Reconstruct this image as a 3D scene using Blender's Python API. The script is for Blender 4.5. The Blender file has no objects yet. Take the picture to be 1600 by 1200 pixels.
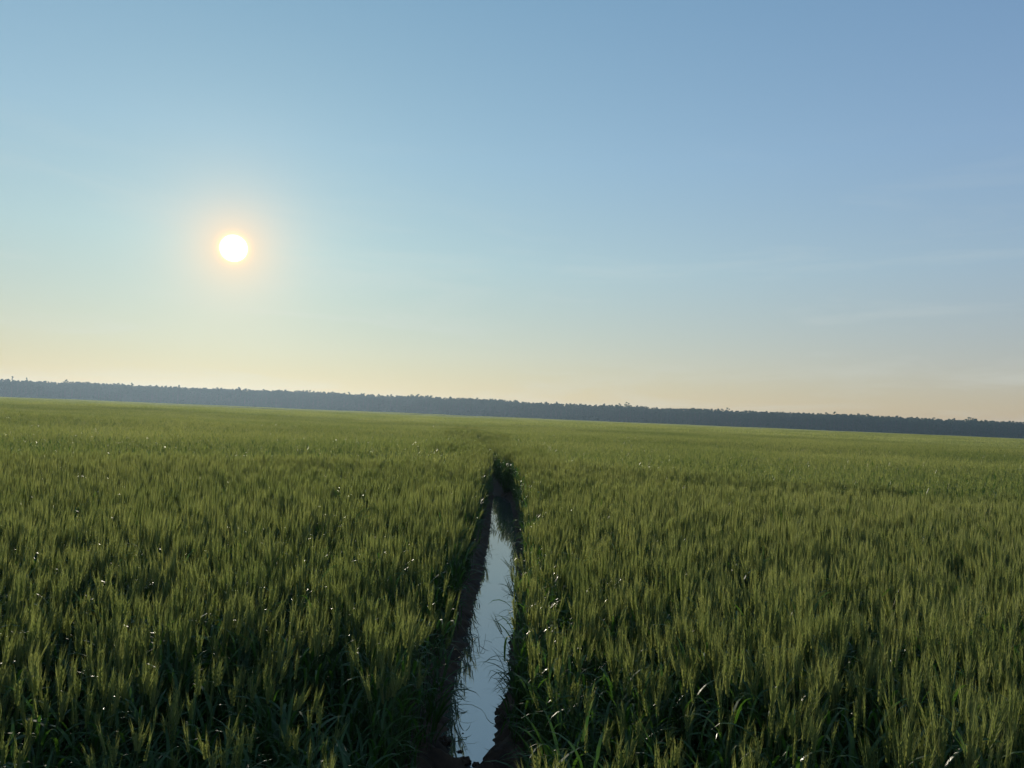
import bpy, math, random
import numpy as np
from mathutils import Vector, Matrix, Euler

random.seed(7)
rng = np.random.default_rng(7)
C = bpy.context.scene.collection
scene = bpy.context.scene

# ------------------------------------------------------------------ camera, sky, sun, exposure
CAM_H = 1.6
PITCH = math.radians(2.58); ROLL = math.radians(2.33)
SUN_AZ = math.radians(-21.16); SUN_EL = math.radians(11.33)
SUN_DIR = Vector((math.sin(SUN_AZ)*math.cos(SUN_EL), math.cos(SUN_AZ)*math.cos(SUN_EL), math.sin(SUN_EL)))

cd = bpy.data.cameras.new('camera'); cam = bpy.data.objects.new('camera', cd); C.objects.link(cam)
cd.sensor_width = 36.0; cd.lens = 36.0*1155.0/1600.0
cd.clip_start = 0.05; cd.clip_end = 8000
fw = Vector((0, math.cos(PITCH), math.sin(PITCH)))
up = Vector((0, -math.sin(PITCH), math.cos(PITCH))); rt = Vector((1, 0, 0))
X = rt*math.cos(ROLL) + up*math.sin(ROLL)
Y = -rt*math.sin(ROLL) + up*math.cos(ROLL)
m = Matrix((X, Y, -fw)).transposed().to_4x4(); m.translation = Vector((0, 0, CAM_H))
cam.matrix_world = m
scene.camera = cam

w = bpy.data.worlds.new('World'); scene.world = w; w.use_nodes = True
nt = w.node_tree; N = nt.nodes; L = nt.links; N.clear()
def nd(t, **k):
    n = N.new(t)
    for a, b in k.items(): setattr(n, a, b)
    return n
def mth(op, a, b=None, clamp=False):
    n = nd('ShaderNodeMath', operation=op, use_clamp=clamp)
    for i, v in enumerate((a, b)):
        if v is None: continue
        if isinstance(v, (int, float)): n.inputs[i].default_value = v
        else: L.new(v, n.inputs[i])
    return n.outputs[0]
def mixc(bt, f, a, b):
    n = nd('ShaderNodeMix', data_type='RGBA', blend_type=bt)
    for s, v in ((0, f), (6, a), (7, b)):
        if isinstance(v, (int, float)): n.inputs[s].default_value = v
        elif isinstance(v, tuple): n.inputs[s].default_value = (*v, 1)
        else: L.new(v, n.inputs[s])
    return n.outputs[2]
sky = nd('ShaderNodeTexSky', sky_type='NISHITA', sun_disc=False, sun_elevation=SUN_EL, sun_rotation=SUN_AZ,
         altitude=100, air_density=1.0, dust_density=0.0, ozone_density=1.5)
tc = nd('ShaderNodeTexCoord')
nrm = nd('ShaderNodeVectorMath', operation='NORMALIZE'); L.new(tc.outputs['Generated'], nrm.inputs[0])
dt = nd('ShaderNodeVectorMath', operation='DOT_PRODUCT'); L.new(nrm.outputs[0], dt.inputs[0]); dt.inputs[1].default_value = SUN_DIR
ang = mth('MULTIPLY', mth('ARCCOSINE', mth('MINIMUM', dt.outputs['Value'], 0.999999)), 180/math.pi)   # degrees from the sun
sep = nd('ShaderNodeSeparateXYZ'); L.new(nrm.outputs[0], sep.inputs[0])
# thin high cirrus streaks
mp = nd('ShaderNodeMapping'); mp.inputs['Location'].default_value = (2.3, .4, .9); mp.inputs['Scale'].default_value = (2.2, 2.2, 16); mp.inputs['Rotation'].default_value = (0.0, 0.12, 0)
L.new(nrm.outputs[0], mp.inputs[0])
nz = nd('ShaderNodeTexNoise'); nz.inputs['Scale'].default_value = 1.3; nz.inputs['Detail'].default_value = 7; nz.inputs['Roughness'].default_value = .6
nz.inputs['Distortion'].default_value = .6
L.new(mp.outputs[0], nz.inputs['Vector'])
cl = nd('ShaderNodeMapRange'); cl.inputs[1].default_value = .5; cl.inputs[2].default_value = .8; L.new(nz.outputs[0], cl.inputs[0])
band = nd('ShaderNodeMapRange'); band.inputs[1].default_value = .36; band.inputs[2].default_value = .12; L.new(sep.outputs[2], band.inputs[0])
cloud = mth('MULTIPLY', mth('MULTIPLY', cl.outputs[0], band.outputs[0]), .42)
# a phone camera's soft tone response on the Nishita sky, then air tint by height above the horizon and angle from the sun
def scl(v, k):
    n = nd('ShaderNodeVectorMath', operation='SCALE'); n.inputs['Scale'].default_value = 1
    if isinstance(v, tuple): n.inputs[0].default_value = v
    else: L.new(v, n.inputs[0])
    if isinstance(k, (int, float)): n.inputs['Scale'].default_value = k
    else: L.new(k, n.inputs['Scale'])
    return n.outputs[0]
def add(a, b):
    n = nd('ShaderNodeVectorMath', operation='ADD'); L.new(a, n.inputs[0]); L.new(b, n.inputs[1]); return n.outputs[0]
gm = nd('ShaderNodeGamma'); gm.inputs[1].default_value = .5; L.new(scl(sky.outputs[0], .1), gm.inputs[0])
rp = nd('ShaderNodeValToRGB'); L.new(sep.outputs[2], rp.inputs[0]); rp.color_ramp.elements[0].position = 0; rp.color_ramp.elements[0].color = (.68, .54, .38, 1)
rp.color_ramp.elements[1].position = .55; rp.color_ramp.elements[1].color = (.54, .78, .89, 1)
for p_, c_ in ((.03, (.71, .605, .45)), (.08, (.75, .70, .59)), (.2, (.75, .845, .80)), (.33, (.69, .86, .91))):
    e_ = rp.color_ramp.elements.new(p_); e_.color = (*c_, 1)
az = nd('ShaderNodeMapRange'); az.inputs[1].default_value = 5; az.inputs[2].default_value = 62; L.new(ang, az.inputs[0])
tint = mixc('MIX', az.outputs[0], (1.05, 1.03, .96), (.91, .90, 1.06))
base = mixc('MULTIPLY', 1.0, mixc('MULTIPLY', 1.0, gm.outputs[0], rp.outputs[0]), tint)
base = mixc('MIX', cloud, base, (.66, .70, .66))
# aureole of the low sun in moist air, and the over-bright disc itself
g1 = mth('MULTIPLY', mth('POWER', math.e, mth('MULTIPLY', mth('POWER', mth('MULTIPLY', ang, 1/2.5), 1.2), -1)), .95)
g2 = mth('MULTIPLY', mth('POWER', math.e, mth('MULTIPLY', ang, -1/5.0)), .20)
g3 = mth('POWER', math.e, mth('MULTIPLY', mth('POWER', mth('MULTIPLY', ang, 1/1.08), 4), -1))
core = nd('ShaderNodeMapRange', interpolation_type='SMOOTHSTEP'); core.inputs[1].default_value = 1.0; core.inputs[2].default_value = .7; L.new(ang, core.inputs[0])
tot = add(add(add(mixc('MIX', g1, base, (1.0, .69, .40)), scl((.6, .30, .03), g3)), scl((1, .86, .70), g2)), scl((6, 5.6, 4.8), core.outputs[0]))
bg = nd('ShaderNodeBackground'); bg.inputs[1].default_value = 0.10; L.new(scl(tot, 10), bg.inputs[0])
wo = nd('ShaderNodeOutputWorld'); L.new(bg.outputs[0], wo.inputs[0])

sd = bpy.data.lights.new('sun', 'SUN'); sun = bpy.data.objects.new('sun', sd); C.objects.link(sun)
sd.energy = 4.1; sd.angle = math.radians(.6); sd.color = (1, .89, .72)
sun.rotation_euler = SUN_DIR.to_track_quat('Z', 'Y').to_euler()

scene.view_settings.view_transform = 'Standard'; scene.view_settings.look = 'None'
scene.view_settings.exposure = 0.0; scene.view_settings.gamma = 1
scene.cycles.max_bounces = 8; scene.cycles.transmission_bounces = 6; scene.cycles.volume_bounces = 1
scene.cycles.caustics_reflective = False; scene.cycles.caustics_refractive = False
scene.cycles.sample_clamp_indirect = 4

# ------------------------------------------------------------------ materials
def mat(name):
    m = bpy.data.materials.new(name); m.use_nodes = True; m.node_tree.nodes.clear(); return m
def plant_mat(name, c_a, c_b, trans_mul, trans, rough, spec=.5, scale=.12, jitter=.35):
    """two-tone plant tissue: varies per plant and in patches over the field; light comes through it"""
    m = mat(name); n = m.node_tree.nodes; l = m.node_tree.links
    geo = n.new('ShaderNodeNewGeometry'); oi = n.new('ShaderNodeObjectInfo')
    no = n.new('ShaderNodeTexNoise'); no.inputs['Scale'].default_value = scale; no.inputs['Detail'].default_value = 4
    l.new(geo.outputs['Position'], no.inputs['Vector'])
    mr = n.new('ShaderNodeMapRange'); mr.inputs[1].default_value = .35; mr.inputs[2].default_value = .65; l.new(no.outputs[0], mr.inputs[0])
    a = n.new('ShaderNodeMath'); a.operation = 'MULTIPLY'; a.inputs[1].default_value = 1-jitter; l.new(mr.outputs[0], a.inputs[0])
    b = n.new('ShaderNodeMath'); b.operation = 'MULTIPLY_ADD'; b.inputs[1].default_value = jitter
    ad = n.new('ShaderNodeMath'); ad.operation = 'ADD'; l.new(oi.outputs['Random'], ad.inputs[0]); l.new(geo.outputs['Random Per Island'], ad.inputs[1])
    fr = n.new('ShaderNodeMath'); fr.operation = 'FRACT'; l.new(ad.outputs[0], fr.inputs[0])
    cn = n.new('ShaderNodeTexNoise'); cn.inputs['Scale'].default_value = 3.6; cn.inputs['Detail'].default_value = 2
    fl = n.new('ShaderNodeVectorMath'); fl.operation = 'MULTIPLY'; fl.inputs[1].default_value = (1, 1, .05); l.new(geo.outputs['Position'], fl.inputs[0]); l.new(fl.outputs[0], cn.inputs['Vector'])
    c2 = n.new('ShaderNodeMapRange'); c2.inputs[1].default_value = .38; c2.inputs[2].default_value = .62; l.new(cn.outputs[0], c2.inputs[0])
    hf = n.new('ShaderNodeMix'); hf.data_type = 'FLOAT'; hf.inputs[0].default_value = .5; l.new(fr.outputs[0], hf.inputs[2]); l.new(c2.outputs[0], hf.inputs[3])
    l.new(hf.outputs[0], b.inputs[0]); l.new(a.outputs[0], b.inputs[2])
    mx = n.new('ShaderNodeMix'); mx.data_type = 'RGBA'; l.new(b.outputs[0], mx.inputs[0])
    mx.inputs[6].default_value = (*c_a, 1); mx.inputs[7].default_value = (*c_b, 1)
    p = n.new('ShaderNodeBsdfPrincipled'); l.new(mx.outputs[2], p.inputs['Base Color'])
    p.inputs['Roughness'].default_value = rough; p.inputs['Specular IOR Level'].default_value = spec
    t = n.new('ShaderNodeBsdfTranslucent'); tm = n.new('ShaderNodeMix'); tm.data_type = 'RGBA'; tm.blend_type = 'MULTIPLY'
    tm.inputs[0].default_value = 1; l.new(mx.outputs[2], tm.inputs[6]); tm.inputs[7].default_value = (*trans_mul, 1); l.new(tm.outputs[2], t.inputs[0])
    s = n.new('ShaderNodeMixShader'); s.inputs[0].default_value = trans
    l.new(p.outputs[0], s.inputs[1]); l.new(t.outputs[0], s.inputs[2])
    o = n.new('ShaderNodeOutputMaterial'); l.new(s.outputs[0], o.inputs[0])
    return m
M_STEM = plant_mat('wheat_stem', (.045, .085, .022), (.10, .12, .04), (1.2, 1.3, .8), .25, .4)
M_LEAF = plant_mat('wheat_leaf', (.030, .085, .018), (.080, .14, .026), (1.5, 1.6, .8), .5, .36, .55)
M_EAR = plant_mat('wheat_ear', (.111, .158, .047), (.360, .358, .152), (1.20, 1.22, .80), .6, .6, .25, jitter=.6)
M_DRY = plant_mat('dry_straw', (.20, .15, .07), (.30, .24, .12), (1, 1, .8), .3, .55)
M_CROWN = plant_mat('forest_foliage', (.022, .058, .030), (.042, .085, .036), (1.2, 1.3, .7), .25, .6, .3, scale=.02)
M_BARK = plant_mat('bark', (.06, .055, .045), (.13, .12, .10), (1, 1, 1), .0, .85, .2, scale=.2, jitter=.8)

def mud_mat():
    m = mat('wet_mud'); n = m.node_tree.nodes; l = m.node_tree.links
    geo = n.new('ShaderNodeNewGeometry')
    n1 = n.new('ShaderNodeTexNoise'); n1.inputs['Scale'].default_value = 9; n1.inputs['Detail'].default_value = 8; l.new(geo.outputs['Position'], n1.inputs[0])
    n2 = n.new('ShaderNodeTexNoise'); n2.inputs['Scale'].default_value = 45; n2.inputs['Detail'].default_value = 6; l.new(geo.outputs['Position'], n2.inputs[0])
    r = n.new('ShaderNodeValToRGB'); l.new(n1.outputs[0], r.inputs[0])
    r.color_ramp.elements[0].position = .35; r.color_ramp.elements[0].color = (.050, .029, .017, 1)
    r.color_ramp.elements[1].position = .7; r.color_ramp.elements[1].color = (.15, .092, .056, 1)
    rr = n.new('ShaderNodeMapRange'); rr.inputs[1].default_value = .4; rr.inputs[2].default_value = .65; rr.inputs[3].default_value = .6; rr.inputs[4].default_value = .9; l.new(n1.outputs[0], rr.inputs[0])
    ad = n.new('ShaderNodeMath'); ad.operation = 'ADD'; l.new(n1.outputs[0], ad.inputs[0]); l.new(n2.outputs[0], ad.inputs[1])
    b = n.new('ShaderNodeBump'); b.inputs['Strength'].default_value = .9; b.inputs['Distance'].default_value = .012; l.new(ad.outputs[0], b.inputs['Height'])
    p = n.new('ShaderNodeBsdfPrincipled'); p.inputs['Specular IOR Level'].default_value = .25; l.new(r.outputs[0], p.inputs['Base Color']); l.new(rr.outputs[0], p.inputs['Roughness']); l.new(b.outputs[0], p.inputs['Normal'])
    o = n.new('ShaderNodeOutputMaterial'); l.new(p.outputs[0], o.inputs[0])
    return m
M_MUD = mud_mat()
def water_mat():
    m = mat('still_water'); n = m.node_tree.nodes; l = m.node_tree.links
    geo = n.new('ShaderNodeNewGeometry')
    n1 = n.new('ShaderNodeTexNoise'); n1.inputs['Scale'].default_value = 7; n1.inputs['Detail'].default_value = 2; l.new(geo.outputs['Position'], n1.inputs[0])
    b = n.new('ShaderNodeBump'); b.inputs['Strength'].default_value = .05; b.inputs['Distance'].default_value = .004; l.new(n1.outputs[0], b.inputs['Height'])
    p = n.new('ShaderNodeBsdfPrincipled'); p.inputs['Base Color'].default_value = (.11, .115, .10, 1)
    p.inputs['Roughness'].default_value = .015; p.inputs['IOR'].default_value = 4.2; l.new(b.outputs[0], p.inputs['Normal'])
    o = n.new('ShaderNodeOutputMaterial'); l.new(p.outputs[0], o.inputs[0])
    return m
M_WATER = water_mat()

# ------------------------------------------------------------------ helpers
class MB:
    def __init__(s): s.v = []; s.f = []; s.m = []
    def quadstrip(s, rings, mi, close=False):
        """rings: list of equal-length point lists"""
        b = len(s.v); k = len(rings[0])
        for r in rings: s.v.extend(tuple(p) for p in r)
        for i in range(len(rings)-1):
            for j in range(k if close else k-1):
                a = b+i*k+j; a2 = b+i*k+(j+1) % k
                s.f.append((a, a2, a2+k, a+k)); s.m.append(mi)
    def tube(s, pts, rads, n, mi):
        rings = []
        for i, p in enumerate(pts):
            d = (pts[min(i+1, len(pts)-1)]-pts[max(i-1, 0)]).normalized()
            u = d.orthogonal().normalized(); v = d.cross(u)
            rings.append([p+(u*math.cos(2*math.pi*j/n)+v*math.sin(2*math.pi*j/n))*rads[i] for j in range(n)])
        s.quadstrip(rings, mi, True)
        s.f.append(tuple(len(s.v)-n+j for j in range(n))); s.m.append(mi)
    def tri(s, a, b, c, mi):
        k = len(s.v); s.v += [tuple(a), tuple(b), tuple(c)]; s.f.append((k, k+1, k+2)); s.m.append(mi)
    def quad(s, a, b, c, d, mi):
        k = len(s.v); s.v += [tuple(a), tuple(b), tuple(c), tuple(d)]; s.f.append((k, k+1, k+2, k+3)); s.m.append(mi)
    def mesh(s, name, mats, smooth=True):
        me = bpy.data.meshes.new(name); me.from_pydata(s.v, [], s.f)
        for q in mats: me.materials.append(q)
        me.polygons.foreach_set('material_index', s.m)
        if smooth: me.polygons.foreach_set('use_smooth', [True]*len(s.f))
        me.update(); return me
    def obj(s, name, mats, parent=None, link=True, smooth=True):
        o = bpy.data.objects.new(name, s.mesh(name, mats, smooth))
        if link: C.objects.link(o)
        if parent: o.parent = parent
        return o
def tag(o, label=None, cat=None, group=None, kind=None):
    if label: o['label'] = label
    if cat: o['category'] = cat
    if group: o['group'] = group
    if kind: o['kind'] = kind
    return o
U = random.uniform
def perp(a): return Vector((math.cos(a), math.sin(a), 0))

# terrain ------------------------------------------------------------
_w = [(rng.uniform(0, 2*math.pi), rng.uniform(0, 2*math.pi), k) for k in (11, 17, 26, 41, 70, 120, 200)]
def und(x, y):
    x = np.asarray(x, float); y = np.asarray(y, float); r = np.hypot(x, y); z = 0
    for a, ph, lam in _w:
        z = z + .0045*lam*np.sin((x*math.cos(a)*.6+y*math.sin(a))*2*math.pi/lam+ph)*np.clip((r-lam*.25-9)/(lam*.9), 0, 1)
    return z*np.clip((760-y)/250, .15, 1)*.42
def fbm(x, y, s, seed=0):
    r = np.random.default_rng(seed); z = 0
    for o in range(4):
        for k in range(3):
            a = r.uniform(0, 2*math.pi); z = z + np.sin((x*math.cos(a)+y*math.sin(a))*s*2**o+r.uniform(0, 6.28))/2**o
    return z/4
# water's edge along the rut: y, left x, right x
EDGE = np.array([(3.62, -.13, -.12), (3.70, -.215, -.07), (3.81, -.247, -.029), (3.96, -.253, -.022), (4.17, -.267, -.022), (4.40, -.274, .002), (4.65, -.271, .045),
                 (4.94, -.263, .052), (5.27, -.258, .051), (5.64, -.253, .056), (6.08, -.252, .098), (6.58, -.245, .114), (7.18, -.225, .12),
                 (7.90, -.221, .137), (8.78, -.216, .139), (9.88, -.212, .14), (11.6, -.229, .125), (13.15, -.258, .10), (14.6, -.275, .06), (15.3, -.272, -.03), (15.75, -.24, -.18)])
CEN = np.array([(-40, -.13), (3.6, -.13), (4.2, -.14), (5.5, -.10), (7.5, -.05), (9.9, -.04), (12, -.06), (14, -.10), (16, -.2), (18, -.33), (22, -.62), (30, -1.22), (40, -2.0), (56, -3.3), (80, -5.4), (3000, -5.4)])
def cen(y): return np.interp(y, CEN[:, 0], CEN[:, 1])
def edges(y):
    c = cen(y)
    l = np.interp(y, EDGE[:, 0], EDGE[:, 1]); r = np.interp(y, EDGE[:, 0], EDGE[:, 2])
    inn = (y > 3.62) & (y < 15.75)
    hw = np.where(y < 3.62, .13, np.interp(y, [16, 30, 60], [.13, .12, .12]))
    return np.where(inn, l, c-hw), np.where(inn, r, c+hw), inn
def ground_z(x, y):
    x = np.asarray(x, float); y = np.asarray(y, float)
    l, r, inn = edges(y)
    rag = .012*np.sin(y*23+1)+.010*np.sin(y*51+x*9)+.007*np.sin(y*97)
    l = l+rag; r = r+.010*np.sin(y*31+2)+.009*np.sin(y*67+.5)+.006*np.sin(y*113)
    mid = (l+r)/2; hw = np.maximum((r-l)/2, .004); t = (x-mid)/hw
    deep = np.where(inn, .085, -.03)*np.clip(np.minimum((y-3.60)/.16, (15.8-y)/.5), 0, 1)
    floor = np.where(inn, -.082-deep*(1-np.clip(t*t, 0, 1)), -.05)
    endf = np.clip(np.maximum((3.64-y)/.35, (y-15.75)/1.0), 0, 1)
    floor = np.where(inn, floor, -.075+.02*endf)
    lb = np.clip((l-x)/.17, 0, 1); rb = np.clip((x-r)/.11, 0, 1)
    bank = np.where(x < mid, lb, rb)
    bank = bank*bank*(3-2*bank)
    fade = np.clip((70-y)/30, 0, 1)
    z = floor*(1-bank)*fade
    clod = (.020*np.abs(fbm(x, y, 17, 3))+.014*fbm(x, y, 41, 4)+.009*np.abs(fbm(x, y, 95, 5)))*np.clip((30-y)/10, 0, 1)*np.clip(bank*3+.25, 0, 1)*np.clip((2.5-np.abs(x-mid))/1, .0, 1)
    z = z+np.where(inn & (bank <= 0), 0, clod-.004)
    return z+und(x, y)

def build_ground():
    side = np.concatenate([np.geomspace(.62, 8, 10), np.arange(12, 680, 5.5), np.geomspace(700, 1490, 6)])
    v = np.concatenate([-side[::-1], np.arange(-.6, .601, .02), side])
    y = np.concatenate([-np.geomspace(300, 6, 10), np.arange(-5, 2.5, .25), np.arange(2.5, 8, .02), np.arange(8, 16.5, .035), np.arange(16.5, 30, .15),
                        np.arange(30, 120, 1.5), np.arange(120, 760, 6), np.geomspace(800, 1490, 5)])
    VV, YY = np.meshgrid(v, y); XX = VV+cen(YY)
    ZZ = ground_z(XX, YY)
    near = (np.abs(VV) < .6) & (YY > 2.4) & (YY < 16)
    ZZ = ZZ+np.where(near & (ZZ > -.079), rng.normal(0, .0028, XX.shape), 0)
    ny, nv = XX.shape
    co = np.stack([XX, YY, ZZ], -1).reshape(-1, 3)
    idx = np.arange(ny*nv).reshape(ny, nv)
    fa = np.stack([idx[:-1, :-1], idx[:-1, 1:], idx[1:, 1:], idx[1:, :-1]], -1).reshape(-1, 4)
    me = bpy.data.meshes.new('ground'); me.from_pydata(co.tolist(), [], fa.tolist()); me.materials.append(M_MUD)
    me.polygons.foreach_set('use_smooth', [True]*len(fa)); me.update()
    o = bpy.data.objects.new('ground', me); C.objects.link(o); tag(o, 'dark wet field soil with a muddy wheel rut through the wheat', kind='structure')
build_ground()
def build_water():
    b = MB(); ys = np.arange(3.5, 15.95, .15); rings = []
    for y in ys:
        l, r, _ = edges(np.array(float(np.clip(y, 3.63, 15.74)))); rings.append([Vector((float(l)-.06, y, -.08)), Vector((float(r)+.045, y, -.08))])
    b.quadstrip(rings, 0)
    tag(b.obj('water', [M_WATER]), 'still rainwater filling the muddy wheel rut and mirroring the sky', kind='structure')
build_water()

# ------------------------------------------------------------------ wheat stems at four levels of detail
def leaf(b, p, a, ln, wd, rise, droop, segs, mi, twist=0.):
    """an arching blade from p: direction angle a, starts steep (rise) and curls over (droop)"""
    rings = []; d = perp(a); el = rise; q = Vector(p); st = ln/segs
    for i in range(segs+1):
        t = i/segs
        wv = wd*.5*(min(1, .45+t*2.2))*(1-t**2.4)+.0004
        tw = twist*t; side = Vector((-math.sin(a), math.cos(a), 0))
        side = (side*math.cos(tw)+Vector((0, 0, 1))*math.sin(tw))
        rings.append([q-side*wv, q+side*wv])
        dr = d*math.cos(el)+Vector((0, 0, 1))*math.sin(el)
        q = q+dr*st; el -= droop*(t*1.6+.25)/segs
    b.quadstrip(rings, mi)
def stem_curve(x, y, h, la, lean, n):
    pts = []
    for i in range(n+1):
        t = i/n; pts.append(Vector((x, y, 0))+perp(la)*(lean*h*t**2)+Vector((0, 0, h*t*(1-.12*lean*t))))
    return pts
def stem_hi(b, x, y, h, leaves=3):
    la = U(0, 6.28); lean = abs(random.gauss(.03, .07))
    pts = stem_curve(x, y, h, la, lean, 5)
    b.tube(pts, [.0021, .0020, .0018, .0016, .0014, .0012], 3, 0)
    d = (pts[-1]-pts[-2]).normalized()
    # ear: two rows of overlapping spikelets
    EL = U(.062, .092); u = d.orthogonal().normalized(); u.rotate(Matrix.Rotation(U(0, 6.28), 3, d)); v = d.cross(u)
    nsp = 9; top = pts[-1]
    b.tube([top, top+d*EL*.25, top+d*EL*.75, top+d*(EL+.008)], [.0020, .0046, .0036, .0006], 4, 2)
    for i in range(nsp):
        t = i/(nsp-1); r = .0049*(1-.4*t); s = 1 if i % 2 else -1
        c = top+d*(EL*t*.9)+u*s*.0028
        tip = c+d*.016+u*s*.0045
        w2 = v*r
        b.quad(c-d*.003, c+u*s*r+w2*.2, tip, c-w2+d*.004, 2)
        b.quad(c-d*.003, c+w2+d*.004, tip, c+u*s*r-w2*.2, 2)
        for k in range(3):
            aw = (d+u*s*U(.02, .17)+v*U(-.12, .12)).normalized(); ln = U(.045, .085)*(1-.2*t)
            e = tip+aw*ln+u*s*U(0, .008); sd = v.cross(aw).normalized() if k else v
            b.tri(tip-sd*.0006, tip+sd*.0006, e, 2)
    # leaves
    for j in range(leaves):
        t = (.80-.21*j)+U(-.05, .05)
        k = min(4, int(t*5)); p = pts[k].lerp(pts[k+1], t*5-k)
        leaf(b, p, U(0, 6.28), U(.15, .24), U(.009, .014), U(.9, 1.35), U(1.4, 3.4), 6, 1, U(-.9, .9))
def stem_mid(b, x, y, h):
    la = U(0, 6.28); lean = abs(random.gauss(.03, .07)); pts = stem_curve(x, y, h, la, lean, 2)
    s = perp(U(0, 6.28))*.0022
    b.quadstrip([[p-s, p+s] for p in pts], 0)
    d = (pts[-1]-pts[-2]).normalized(); top = pts[-1]; EL = U(.065, .09)
    for k in range(2):
        s = perp(k*1.57+la)
        b.quad(top, top+s*.0065+d*EL*.35, top+d*EL, top-s*.0065+d*EL*.35, 2)
    for k in range(5):
        q = perp(la+k*1.257); e = top+d*(EL+U(.04, .07))+q*U(.012, .03); s = perp(U(0, 6.28))*.0016
        st = top+d*EL*U(.3, .9); b.tri(st-s, st+s, e, 2)
    for j in range(2):
        p = pts[0].lerp(pts[-1], U(.5, .9)); leaf(b, p, U(0, 6.28), U(.15, .22), .012, U(.9, 1.35), U(1.4, 3.4), 3, 1, U(-.9, .9))
def stem_low(b, x, y, h, k=1.):
    la = U(0, 6.28); lean = abs(random.gauss(.03, .07)); pts = stem_curve(x, y, h, la, lean, 1); top = pts[-1]
    d = (pts[-1]-pts[0]).normalized(); s = perp(U(0, 6.28))*.004*k
    b.tri(pts[0]-s, pts[0]+s, top, 0)
    s = perp(U(0, 6.28))
    b.quad(top-d*.01, top+s*.011*k+d*.07, top+d*.15, top-s*.011*k+d*.07, 2)
    if k > 2: return
    s = perp(U(0, 6.28)); p = pts[0].lerp(top, U(.6, .95)); e = p+perp(U(0, 6.28))*.12*k+Vector((0, 0, U(-.03, .1)))
    b.quad(p-s*.007*k, p+s*.007*k, e+s*.003, e-s*.003, 1)

SRC = bpy.data.collections.new('wheat_sources')            # not linked to the scene: only instanced
WM = [M_STEM, M_LEAF, M_EAR]
def src(b, k):
    o = b.obj('wheat_source_%03d' % k, WM, link=False, smooth=False); SRC.objects.link(o)
PI_ = math.pi
NE = 7; NA, NB, NC_, ND = 33, 7, 4, 3
for k in range(NA):
    b = MB(); n = random.randint(4, 6)
    for i in range(n):
        a = U(0, 6.28); r = U(0, .07)
        if k < NE:          # late tillers: leaves only, no ear yet
            for q in range(4): leaf(b, (r*math.cos(a), r*math.sin(a), U(.05, .42)), U(0, 6.28), U(.2, .34), U(.010, .015), U(1.1, 1.45), U(1.2, 3.2), 7, 1, U(-.6, .6))
            continue
        stem_hi(b, r*math.cos(a), r*math.sin(a), U(.60, .74), 4 if i < 2 else 3)
    for i in range(3):
        leaf(b, (U(-.06, .06), U(-.06, .06), 0.02), U(0, 6.28), U(.2, .34), .010, 1.35, U(.9, 2.2), 5, 1, U(-.6, .6))
    src(b, k)
for k in range(NB):
    b = MB()
    f1, f2 = U(0, 6.28), U(0, 6.28)
    for i in range(210):
        x, y = U(-.52, .52), U(-.52, .52); q = .5*math.sin(2*PI_*(x*3+y)+f1)+.5*math.sin(2*PI_*(3*y-x)+f2)
        stem_mid(b, x, y, max(.4, .65+.085*q+random.gauss(0, .06)))
    src(b, NA+k)
for k in range(NC_):
    b = MB()
    f1, f2 = U(0, 6.28), U(0, 6.28)
    for i in range(1500):
        x, y = U(-2.05, 2.05), U(-2.05, 2.05); q = .5*math.sin(2*PI_*(x*2+y*.75)+f1)+.5*math.sin(2*PI_*(1.75*y-x)+f2)
        stem_low(b, x, y, max(.35, .65+.09*q+random.gauss(0, .07)), 1.3)
    src(b, NA+NB+k)
for k in range(ND):
    b = MB()
    for i in range(3500): stem_low(b, U(-8.1, 8.1), U(-8.1, 8.1), max(.4, random.gauss(.66, .07)), 3.2)
    src(b, NA+NB+NC_+k)

P = []; I = []; R = []; S = []
def put(x, y, idx, tile, over=0, short=False):
    hz = 1+.08*float(fbm(x, y, .55, 11))+.035*float(fbm(x, y, .13, 12))
    hz -= .13*math.exp(-((x+1.3)**2+(y-2.6)**2)/4.)+.10*math.exp(-((x-.35)**2)/.12)*(y < 9)
    dip = math.exp(-((x-5)/3.8)**2-((y-10.2)/1.3)**2)+.8*math.exp(-((x+6)/4.)**2-((y-13.5)/1.6)**2)
    hz -= .11*dip
    z = float(ground_z(x, y)) if not tile else float(und(x, y))
    P.append((x, y, z-.005)); I.append(idx)
    if tile: R.append((0, 0, random.randrange(4)*math.pi/2)); S.append((1, 1, hz*U(.985, 1.015)))
    else:
        R.append(tuple((Matrix.Rotation(random.gauss(.02, .045)-over, 3, 'Y') @ Matrix.Rotation(random.gauss(0, .045), 3, 'X') @ Matrix.Rotation(U(0, 6.28), 3, 'Z')).to_euler())); s = (.88 if short else 1)*hz*min(1.13, max(.7, random.gauss(.99, .055))); S.append((U(.9, 1.1), U(.9, 1.1), s))
RN = 13.0
def in_view(x, y, pad, hw=.80): return y > 0 and abs(x) < hw*y+pad
cells = 0
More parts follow.
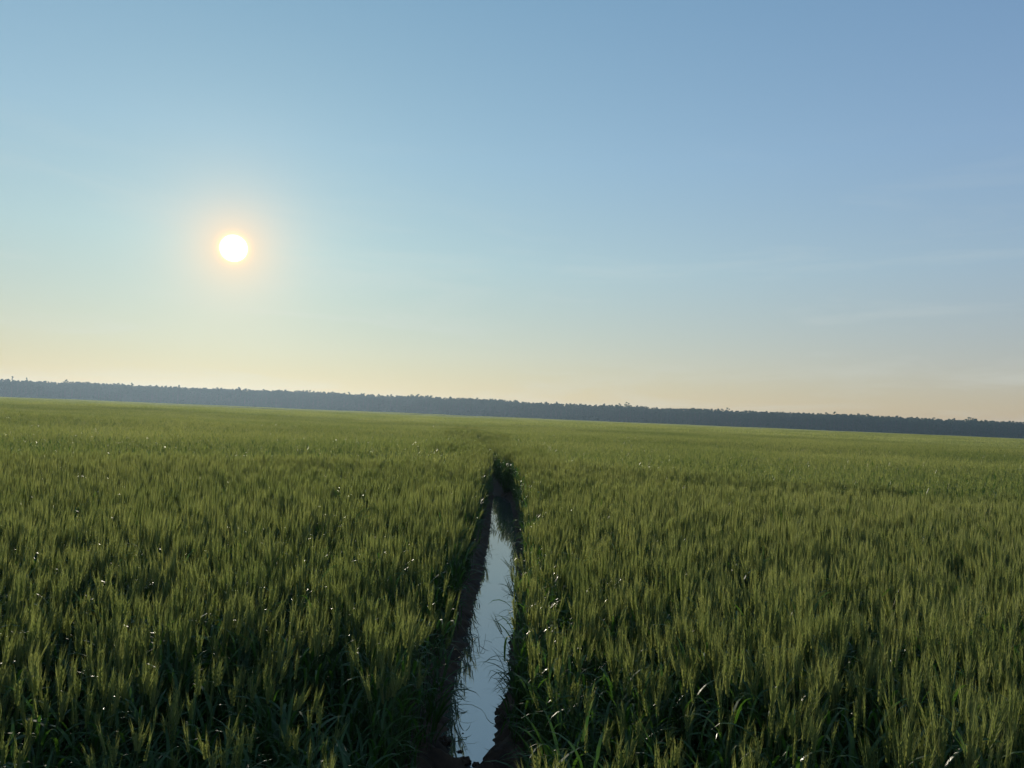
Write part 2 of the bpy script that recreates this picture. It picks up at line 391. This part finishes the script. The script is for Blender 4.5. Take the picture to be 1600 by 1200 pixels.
for iy in range(-3, 84):
    for ix in range(-90, 90):
        cx, cy = ix+.5, iy+.5
        if not in_view(cx, max(cy, .1), 3.5) or cy > 80 : continue
        c = float(cen(cy)); near = math.hypot(cx, cy) < RN; rut = abs(cx-c) < 1.15 and cy < 60
        if near or rut:
            nper = 116 if math.hypot(cx, cy) < 16 else 80
            for j in range(nper):
                x = ix+U(0, 1); y = iy+U(0, 1)
                if math.hypot(x, y) < .75: continue
                l, r, inn = edges(np.array(y)); l = float(l); r = float(r)
                gl = (.14 if y < 5.5 else .165)+.03*math.sin(y*3.1)+.02*math.sin(y*11); gr = .10+.02*math.sin(y*4.3)+.03*math.exp(-((y-4)/.6)**2)
                if not bool(inn): gl = np.interp(y, [3.6, 16, 30, 60], [.14, .03, .0, -.04]); gr = np.interp(y, [3.6, 16, 30, 60], [.12, .01, .0, -.04])
                if l-gl < x < r+gr: continue
                pe = (.06+.28*max(0, 1-math.hypot(x+1.2, y-2.2)/4.2)+.14*math.exp(-((x-c-.15)/.35)**2)+.25*math.exp(-((x-5)/3.8)**2-((y-10)/1.3)**2))*(1 if y < 11 else .3)
                # trodden patch in front of the photographer: only short leafy tillers have come back there
                lim = 3.0-.62*max(0, abs(x+.1)-.55) if x < 0 else 3.0-1.15*max(0, x-.55)
                tro = y < lim+random.gauss(0, .12)+.15*math.sin(x*5)
                if tro and random.random() < .25: continue
                if tro: pe = .78
                put(x, y, random.randrange(NE) if random.random() < pe else NE+random.randrange(NA-NE), False,
                    .10*min(1, max(0, (y-13)/3))*math.exp(-max(0, x-r)/.3)*(x > r)*min(1, max(0, (23-y)/5)), tro)
        elif cy < 80:
            put(cx, cy, NA+random.randrange(NB), True)
for iy in range(20, 80):
    for ix in range(-90, 90):
        cx, cy = ix*4+2, iy*4+2
        if cy < 80 or cy > 320 or not in_view(cx, cy, 8): continue
        put(cx, cy, NA+NB+random.randrange(NC_), True)
for iy in range(20, 40):
    for ix in range(-40, 40):
        cx, cy = ix*16+8, iy*16+8
        if cy < 320 or cy > 668 or not in_view(cx, cy, 30): continue
        put(cx, cy, NA+NB+NC_+random.randrange(ND), True)
print('wheat instances', len(P))

def instancer(name, P, I, R, S, coll):
    me = bpy.data.meshes.new(name); me.from_pydata(P, [], [])
    for nm, ty, da, ch in (('idx', 'INT', I, 'value'), ('rot', 'FLOAT_VECTOR', R, 'vector'), ('scl', 'FLOAT_VECTOR', S, 'vector')):
        at = me.attributes.new(nm, ty, 'POINT'); at.data.foreach_set(ch, np.array(da, dtype=np.int32 if ty == 'INT' else np.float32).ravel())
    o = bpy.data.objects.new(name, me); C.objects.link(o)
    g = bpy.data.node_groups.new(name+'_nodes', 'GeometryNodeTree')
    g.interface.new_socket('Geometry', in_out='INPUT', socket_type='NodeSocketGeometry')
    g.interface.new_socket('Geometry', in_out='OUTPUT', socket_type='NodeSocketGeometry')
    n = g.nodes; l = g.links
    gi = n.new('NodeGroupInput'); go = n.new('NodeGroupOutput')
    ip = n.new('GeometryNodeInstanceOnPoints'); ci = n.new('GeometryNodeCollectionInfo')
    ci.inputs['Collection'].default_value = coll; ci.inputs['Separate Children'].default_value = True; ci.inputs['Reset Children'].default_value = True
    def attr(nm, ty):
        a = n.new('GeometryNodeInputNamedAttribute'); a.data_type = ty; a.inputs['Name'].default_value = nm
        return a.outputs['Attribute']
    l.new(gi.outputs[0], ip.inputs['Points']); l.new(ci.outputs[0], ip.inputs['Instance'])
    ip.inputs['Pick Instance'].default_value = True
    l.new(attr('idx', 'INT'), ip.inputs['Instance Index'])
    er = n.new('FunctionNodeEulerToRotation'); l.new(attr('rot', 'FLOAT_VECTOR'), er.inputs[0]); l.new(er.outputs[0], ip.inputs['Rotation'])
    l.new(attr('scl', 'FLOAT_VECTOR'), ip.inputs['Scale'])
    l.new(ip.outputs[0], go.inputs[0])
    md = o.modifiers.new('instances', 'NODES'); md.node_group = g
    return o
wf = instancer('wheat_crop', P, I, R, S, SRC)
tag(wf, 'green bearded wheat standing dense across the whole field up to the forest', 'wheat', kind='stuff')

# ------------------------------------------------------------------ forest along the far edge of the field
def tree_parts(h, cr, kind, bc, bt):
    """crown faces into bc, trunk and limbs into bt"""
    lean = Vector((U(-.03, .03), U(-.03, .03), 1))
    tp = [lean*h*t for t in (0, .25, .5, .75, .95)]
    for p in tp[1:]: p += Vector((U(-.15, .15), U(-.15, .15), 0))
    bt.tube(tp, [h*.014, h*.011, h*.008, h*.005, h*.001], 6, 0)
    low = .2 if kind == 'broad' else (.55 if kind == 'pine' else .1)
    blobs = []
    nl = 15 if kind == 'broad' else 18
    for i in range(nl):
        t = low+(1-low)*(i+.5)/nl; a = i*2.4+U(-.4, .4)
        if kind == 'broad': rr = cr*math.sin(math.pi*min(1, (t-low)/(1-low)*.80+.16))**.7
        elif kind == 'pine': rr = cr*.8*math.sin(math.pi*min(1, (t-low)/(1-low)*.85+.1))
        else: rr = cr*.8*(1-(t-low)/(1-low))**.8+.15
        base = lean*h*(t-.06); e = lean*h*t+perp(a)*rr*U(.45, .85)
        bt.tube([base, base.lerp(e, .55)+Vector((0, 0, .15)), e], [h*.004, h*.003, h*.001], 3, 0)
        blobs.append((e, max(.5, rr*U(.35, .6))))
    blobs.append((lean*h*.97, .55))
    for c, r in blobs:
        for j in range(int(58*(r/1.2)**1.3)+22):
            q = Vector((random.gauss(0, 1), random.gauss(0, 1), random.gauss(0, 1)*.75)).normalized()*r*(U(0, 1)**.4)
            n = Vector((random.gauss(0, 1), random.gauss(0, 1), random.gauss(0, 1))).normalized(); u = n.orthogonal().normalized()*U(.14, .34); v = n.cross(u)*U(.6, 1)
            p = c+q; bc.quad(p-u, p-v, p+u, p+v, 0)
FS = bpy.data.collections.new('forest_sources')
kinds = ['broad']*5+['pine']*3+['spruce']*2
for k, kd in enumerate(kinds):
    bc, bt = MB(), MB(); tree_parts(15.5, U(2.6, 3.4), kd, bc, bt)
    n0 = len(bc.v); bc.v += bt.v; bc.f += [tuple(i+n0 for i in f) for f in bt.f]; bc.m += [1]*len(bt.f)
    o = bc.obj('forest_source_%02d' % k, [M_CROWN, M_BARK], link=False, smooth=False); FS.objects.link(o)
# low brush at the wood's foot
b = MB()
for i in range(420):
    c = Vector((U(-2, 2), U(-1.5, 1.5), U(0, 2.6)**1)); n = Vector((random.gauss(0, 1), random.gauss(0, 1), random.gauss(0, 1))).normalized()
    u = n.orthogonal().normalized()*U(.15, .35); v = n.cross(u); b.quad(c-u, c-v, c+u, c+v, 0)
o = b.obj('forest_source_%02d' % len(kinds), [M_CROWN, M_BARK], link=False, smooth=False); FS.objects.link(o)
P, I, R, S = [], [], [], []
for row in range(11):
    x = -640.
    while x < 640:
        x += U(2.6, 5.0); y = 622+row*6+U(-2.2, 2.2)
        hh = 1.0+.09*float(fbm(x, 0., .022, 21))+.05*float(fbm(x, 0., .11, 22))+random.gauss(0, .042)
        if row in (3, 4) and random.random() < .05: hh += U(.04, .13)
        con = .30 if x < 50 else .12
        k = random.randrange(5) if random.random() > con else 5+random.randrange(5)
        P.append((x, y, float(und(x, y))-.1)); I.append(k); R.append((0, 0, U(0, 6.28))); s = hh*U(.95, 1.2); S.append((s, s, hh))
        if row != 5 and row < 8:
            P.append((x+U(-2, 2), y-1.5, float(und(x, y))-.1)); I.append(len(kinds)); R.append((0, 0, U(0, 6.28))); S.append((1.2, 1.2, U(.8, 2.2)))
fo = instancer('forest', P, I, R, S, FS)
tag(fo, 'dark hazy band of mixed forest closing the far edge of the field', 'forest', kind='stuff')

def lone_tree(x, y, h, cr, kind, label):
    e = bpy.data.objects.new('tree', None); C.objects.link(e); e.location = (x, y, float(und(x, y)))
    tag(e, label, 'tree', 'taller trees rising above the forest edge')
    bc, bt = MB(), MB(); tree_parts(h, cr, kind, bc, bt)
    bt.obj('trunk', [M_BARK], e); bc.obj('crown', [M_CROWN], e, smooth=False)
lone_tree(96.5, 619, 18.5, 3.9, 'broad', 'tall broad tree with ragged crown standing above the forest right of the rut')
lone_tree(91, 619.5, 17.1, 2.8, 'broad', 'small ragged tree just left of the tallest tree right of the rut')
lone_tree(-418, 619, 19.3, 1.6, 'spruce', 'thin pointed tree above the forest at the left edge of the view')
lone_tree(-407, 619, 18.6, 1.4, 'spruce', 'short pointed tree just right of the leftmost pointed tree')
lone_tree(-318, 619, 17.7, 3.6, 'broad', 'broader tree in the raised clump of the forest left of the sun')
lone_tree(-279, 619, 17.3, 2.0, 'pine', 'slim pine above the forest slightly left of the sun')
lone_tree(-150, 619, 16.9, 4, 'broad', 'round-topped tree above the forest halfway between sun and rut')
lone_tree(385, 619, 17.3, 5, 'broad', 'wide round tree on the hump at the far right of the forest')
lone_tree(181, 619, 17.1, 3.6, 'broad', 'rounded tree rising above the forest between the ragged tall tree and right edge')

# ------------------------------------------------------------------ single plants and scraps one can pick out at the water
def wheat_plant(x, y, rot, h, lean, la, leaves, label, dry=False, group=None):
    e = bpy.data.objects.new('wheat_plant', None); C.objects.link(e); e.location = (x, y, float(ground_z(x, y))-.005); e.rotation_euler.z = rot
    tag(e, label, 'wheat plant', group)
    pts = stem_curve(0, 0, h, la, lean, 6)
    b = MB(); b.tube(pts, [.0022, .0021, .002, .0018, .0016, .0015, .0013], 5, 0); b.obj('stem', [M_DRY if dry else M_STEM], e)
    d = (pts[-1]-pts[-2]).normalized(); u = d.orthogonal().normalized(); v = d.cross(u); top = pts[-1]
    be, ba = MB(), MB()
    for i in range(12):
        t = i/11; s = 1 if i % 2 else -1; r = .006*(1-.45*t); c = top+d*(.085*t)+u*s*.003; tip = c+d*.015+u*s*.005; w2 = v*r
        be.quad(c-d*.003, c+u*s*r+w2*.2, tip, c-w2+d*.004, 0); be.quad(c-d*.003, c+w2+d*.004, tip, c+u*s*r-w2*.2, 0)
        for k in range(2):
            aw = (d+u*s*U(.05, .25)+v*U(-.18, .18)).normalized(); ba.tri(tip-v*.0007, tip+v*.0007, tip+aw*U(.05, .08), 0)
    eo = be.obj('ear', [M_DRY if dry else M_EAR], e, smooth=False); ba.obj('awns', [M_DRY if dry else M_EAR], eo)
    for (t, a, ln, wd, rise, droop) in leaves:
        k = min(5, int(t*6)); p = pts[k].lerp(pts[k+1], t*6-k); bl = MB(); leaf(bl, p, a, ln, wd, rise, droop, 9, 0, U(-.3, .3)); bl.obj('leaf', [M_DRY if dry else M_LEAF], e)
PI = math.pi
wheat_plant(.15, 4.95, 0, .42, .25, 2.6, [(.5, PI-.2, .30, .013, .7, 2.9), (.75, .4, .2, .012, 1.0, 2.2)], 'low wheat plant on the right bank with one long blade bending down over the water')
wheat_plant(.10, 4.45, 0, .34, .3, 2.9, [(.5, PI+.3, .22, .012, .6, 2.4), (.4, -.6, .18, .012, 1.1, 2.6)], 'short wheat plant leaning over the narrowest near part of the water, right bank')
wheat_plant(.22, 6.15, 0, .36, .45, 3.0, [(.6, PI-.5, .22, .012, .9, 2.2)], 'wheat plant leaning out from the right bank with its ear over the bulge of mud')
wheat_plant(-.43, 5.45, 0, .60, .28, .2, [(.6, .1, .30, .014, 1.0, 2.6), (.8, .7, .24, .013, 1.2, 2.0), (.45, -.7, .26, .014, 1.0, 2.6)], 'bright leafy wheat plant on the left bank bending over the bare mud')
wheat_plant(-.40, 7.2, 0, .62, .22, .3, [(.6, -.5, .28, .014, 1.1, 2.0), (.75, .6, .24, .013, 1.2, 1.8)], 'leafy yellow green wheat plant on the left bank beside the widest water')
wheat_plant(.27, 7.6, 0, .60, .05, 2.8, [(.55, PI-.4, .26, .014, 1.2, 1.9), (.7, PI+.5, .22, .013, 1.2, 2.0)], 'leafy wheat plant on the right bank at the straight middle of the water')
wheat_plant(-.33, 14.2, 0, .62, .35, .2, [(.6, .2, .25, .013, 1.2, 1.6)], 'wheat plant nodding over the far end of the water from the left')

def fallen(pts, label, dry=True, rad=.0022, leafd=True):
    e = bpy.data.objects.new('fallen_stalk', None); C.objects.link(e); o = Vector(pts[0]); e.location = o
    tag(e, label, 'stalk')
    pp = [Vector(p)-o for p in pts]; q = []
    for i in range(len(pp)-1):
        for s in range(4):
            t = s/4; a = pp[max(i-1, 0)]; b_, c, d = pp[i], pp[i+1], pp[min(i+2, len(pp)-1)]
            q.append(.5*((2*b_)+(c-a)*t+(2*a-5*b_+4*c-d)*t*t+(3*b_-a-3*c+d)*t**3))
    q.append(pp[-1]); b = MB(); b.tube(q, [rad*(1-.5*i/len(q)) for i in range(len(q))], 5, 0); b.obj('stem', [M_DRY if dry else M_STEM], e)
    if leafd:
        bl = MB(); k = len(q)//2; leaf(bl, q[k], U(0, 6), .13, .009, .4, 1.2, 6, 0); bl.obj('leaf', [M_DRY if dry else M_LEAF], e)
W = -.08
fallen([(-.34, 6.05, .02), (-.25, 5.95, -.03), (-.19, 5.80, W+.02), (-.165, 5.55, W+.012), (-.15, 5.34, W), (-.125, 5.42, W+.03), (-.12, 5.58, W+.06)], 'hooked dead stalk curling into the water from the left bank')
fallen([(-.33, 5.75, .01), (-.25, 5.62, -.05), (-.205, 5.45, W+.006), (-.19, 5.2, W+.002)], 'thin dead stalk trailing on the water left of the hooked one')
fallen([(-.31, 5.15, 0), (-.24, 5.1, -.06), (-.235, 4.95, W+.005), (-.225, 4.75, W+.002)], 'short drooping stalk tuft dipping into the water under the left bank')
fallen([(.21, 7.0, .0), (.10, 7.1, -.055), (.03, 7.2, W+.005), (-.02, 7.35, W+.01)], 'thin stalk lying on the water from the right bank at mid length', leafd=False)
fallen([(-.30, 9.6, .0), (-.22, 9.4, -.05), (-.17, 9.1, W+.005), (-.15, 8.8, W+.004)], 'thin stalk trailing into the far half of the water from the left bank')
fallen([(.20, 10.7, .0), (.12, 10.8, -.04), (.05, 10.5, W+.01), (-.01, 10.1, W+.01)], 'thin stalk lying on the water from the right bank in the far half', leafd=False)

def clod(x, y, z, r, label, fl=.55):
    b = MB(); nu, nv = 12, 8; ph = [U(0, 6.28) for _ in range(6)]; rings = []
    for i in range(nv+1):
        th = math.pi*i/nv; ring = []
        for j in range(nu):
            a = 2*math.pi*j/nu; k = 1+.22*math.sin(3*a+ph[0]+th*2)+.16*math.sin(5*a+ph[1]-th*3)+.12*math.sin(7*th+ph[2]+a)
            ring.append(Vector((math.sin(th)*math.cos(a)*r*k*1.3, math.sin(th)*math.sin(a)*r*k, math.cos(th)*r*fl*k)))
        rings.append(ring)
    b.quadstrip(rings, 0, True)
    o = b.obj('mud_clod', [M_MUD], smooth=False); o.location = (x, y, z); tag(o, label, 'clod')
clod(-.185, 3.775, W+.001, .011, 'small flat clod floating just off the near end of the water')
clod(-.185, 3.99, W+.0, .005, 'tiny dark crumb on the water beyond the small flat clod')
clod(-.16, 3.655, W+.012, .028, 'dark lump of mud at the near left tip of the water')
clod(-.10, 3.645, W+.004, .014, 'small rough mud lump at the near tip of the water, right of the dark lump')
clod(.015, 4.25, W+.02, .03, 'rounded mud lump on the right bank where the water narrows')
clod(-.275, 3.86, W+.015, .032, 'mud lump at the left bank beside the near end of the water')

# ------------------------------------------------------------------ haze: one closed box of even, thin air
b = MB(); x0, x1, y0, y1, z0, z1 = -1500, 1500, -310, 1500, -7, 24
v = [Vector((x, y, z)) for z in (z0, z1) for x, y in ((x0, y0), (x1, y0), (x1, y1), (x0, y1))]
b.v = [tuple(p) for p in v]; b.f = [(3, 2, 1, 0), (4, 5, 6, 7), (0, 1, 5, 4), (1, 2, 6, 5), (2, 3, 7, 6), (3, 0, 4, 7)]; b.m = [0]*6
hm = mat('haze'); n = hm.node_tree.nodes; pv = n.new('ShaderNodeVolumePrincipled'); pv.inputs['Density'].default_value = .00022
pv.inputs['Color'].default_value = (.56, .77, 1.0, 1); pv.inputs['Anisotropy'].default_value = .55
oo = n.new('ShaderNodeOutputMaterial'); hm.node_tree.links.new(pv.outputs[0], oo.inputs['Volume'])
hz = b.obj('haze', [hm], smooth=False); tag(hz, 'thin evening haze over the field thickening towards the forest', 'haze', kind='stuff')
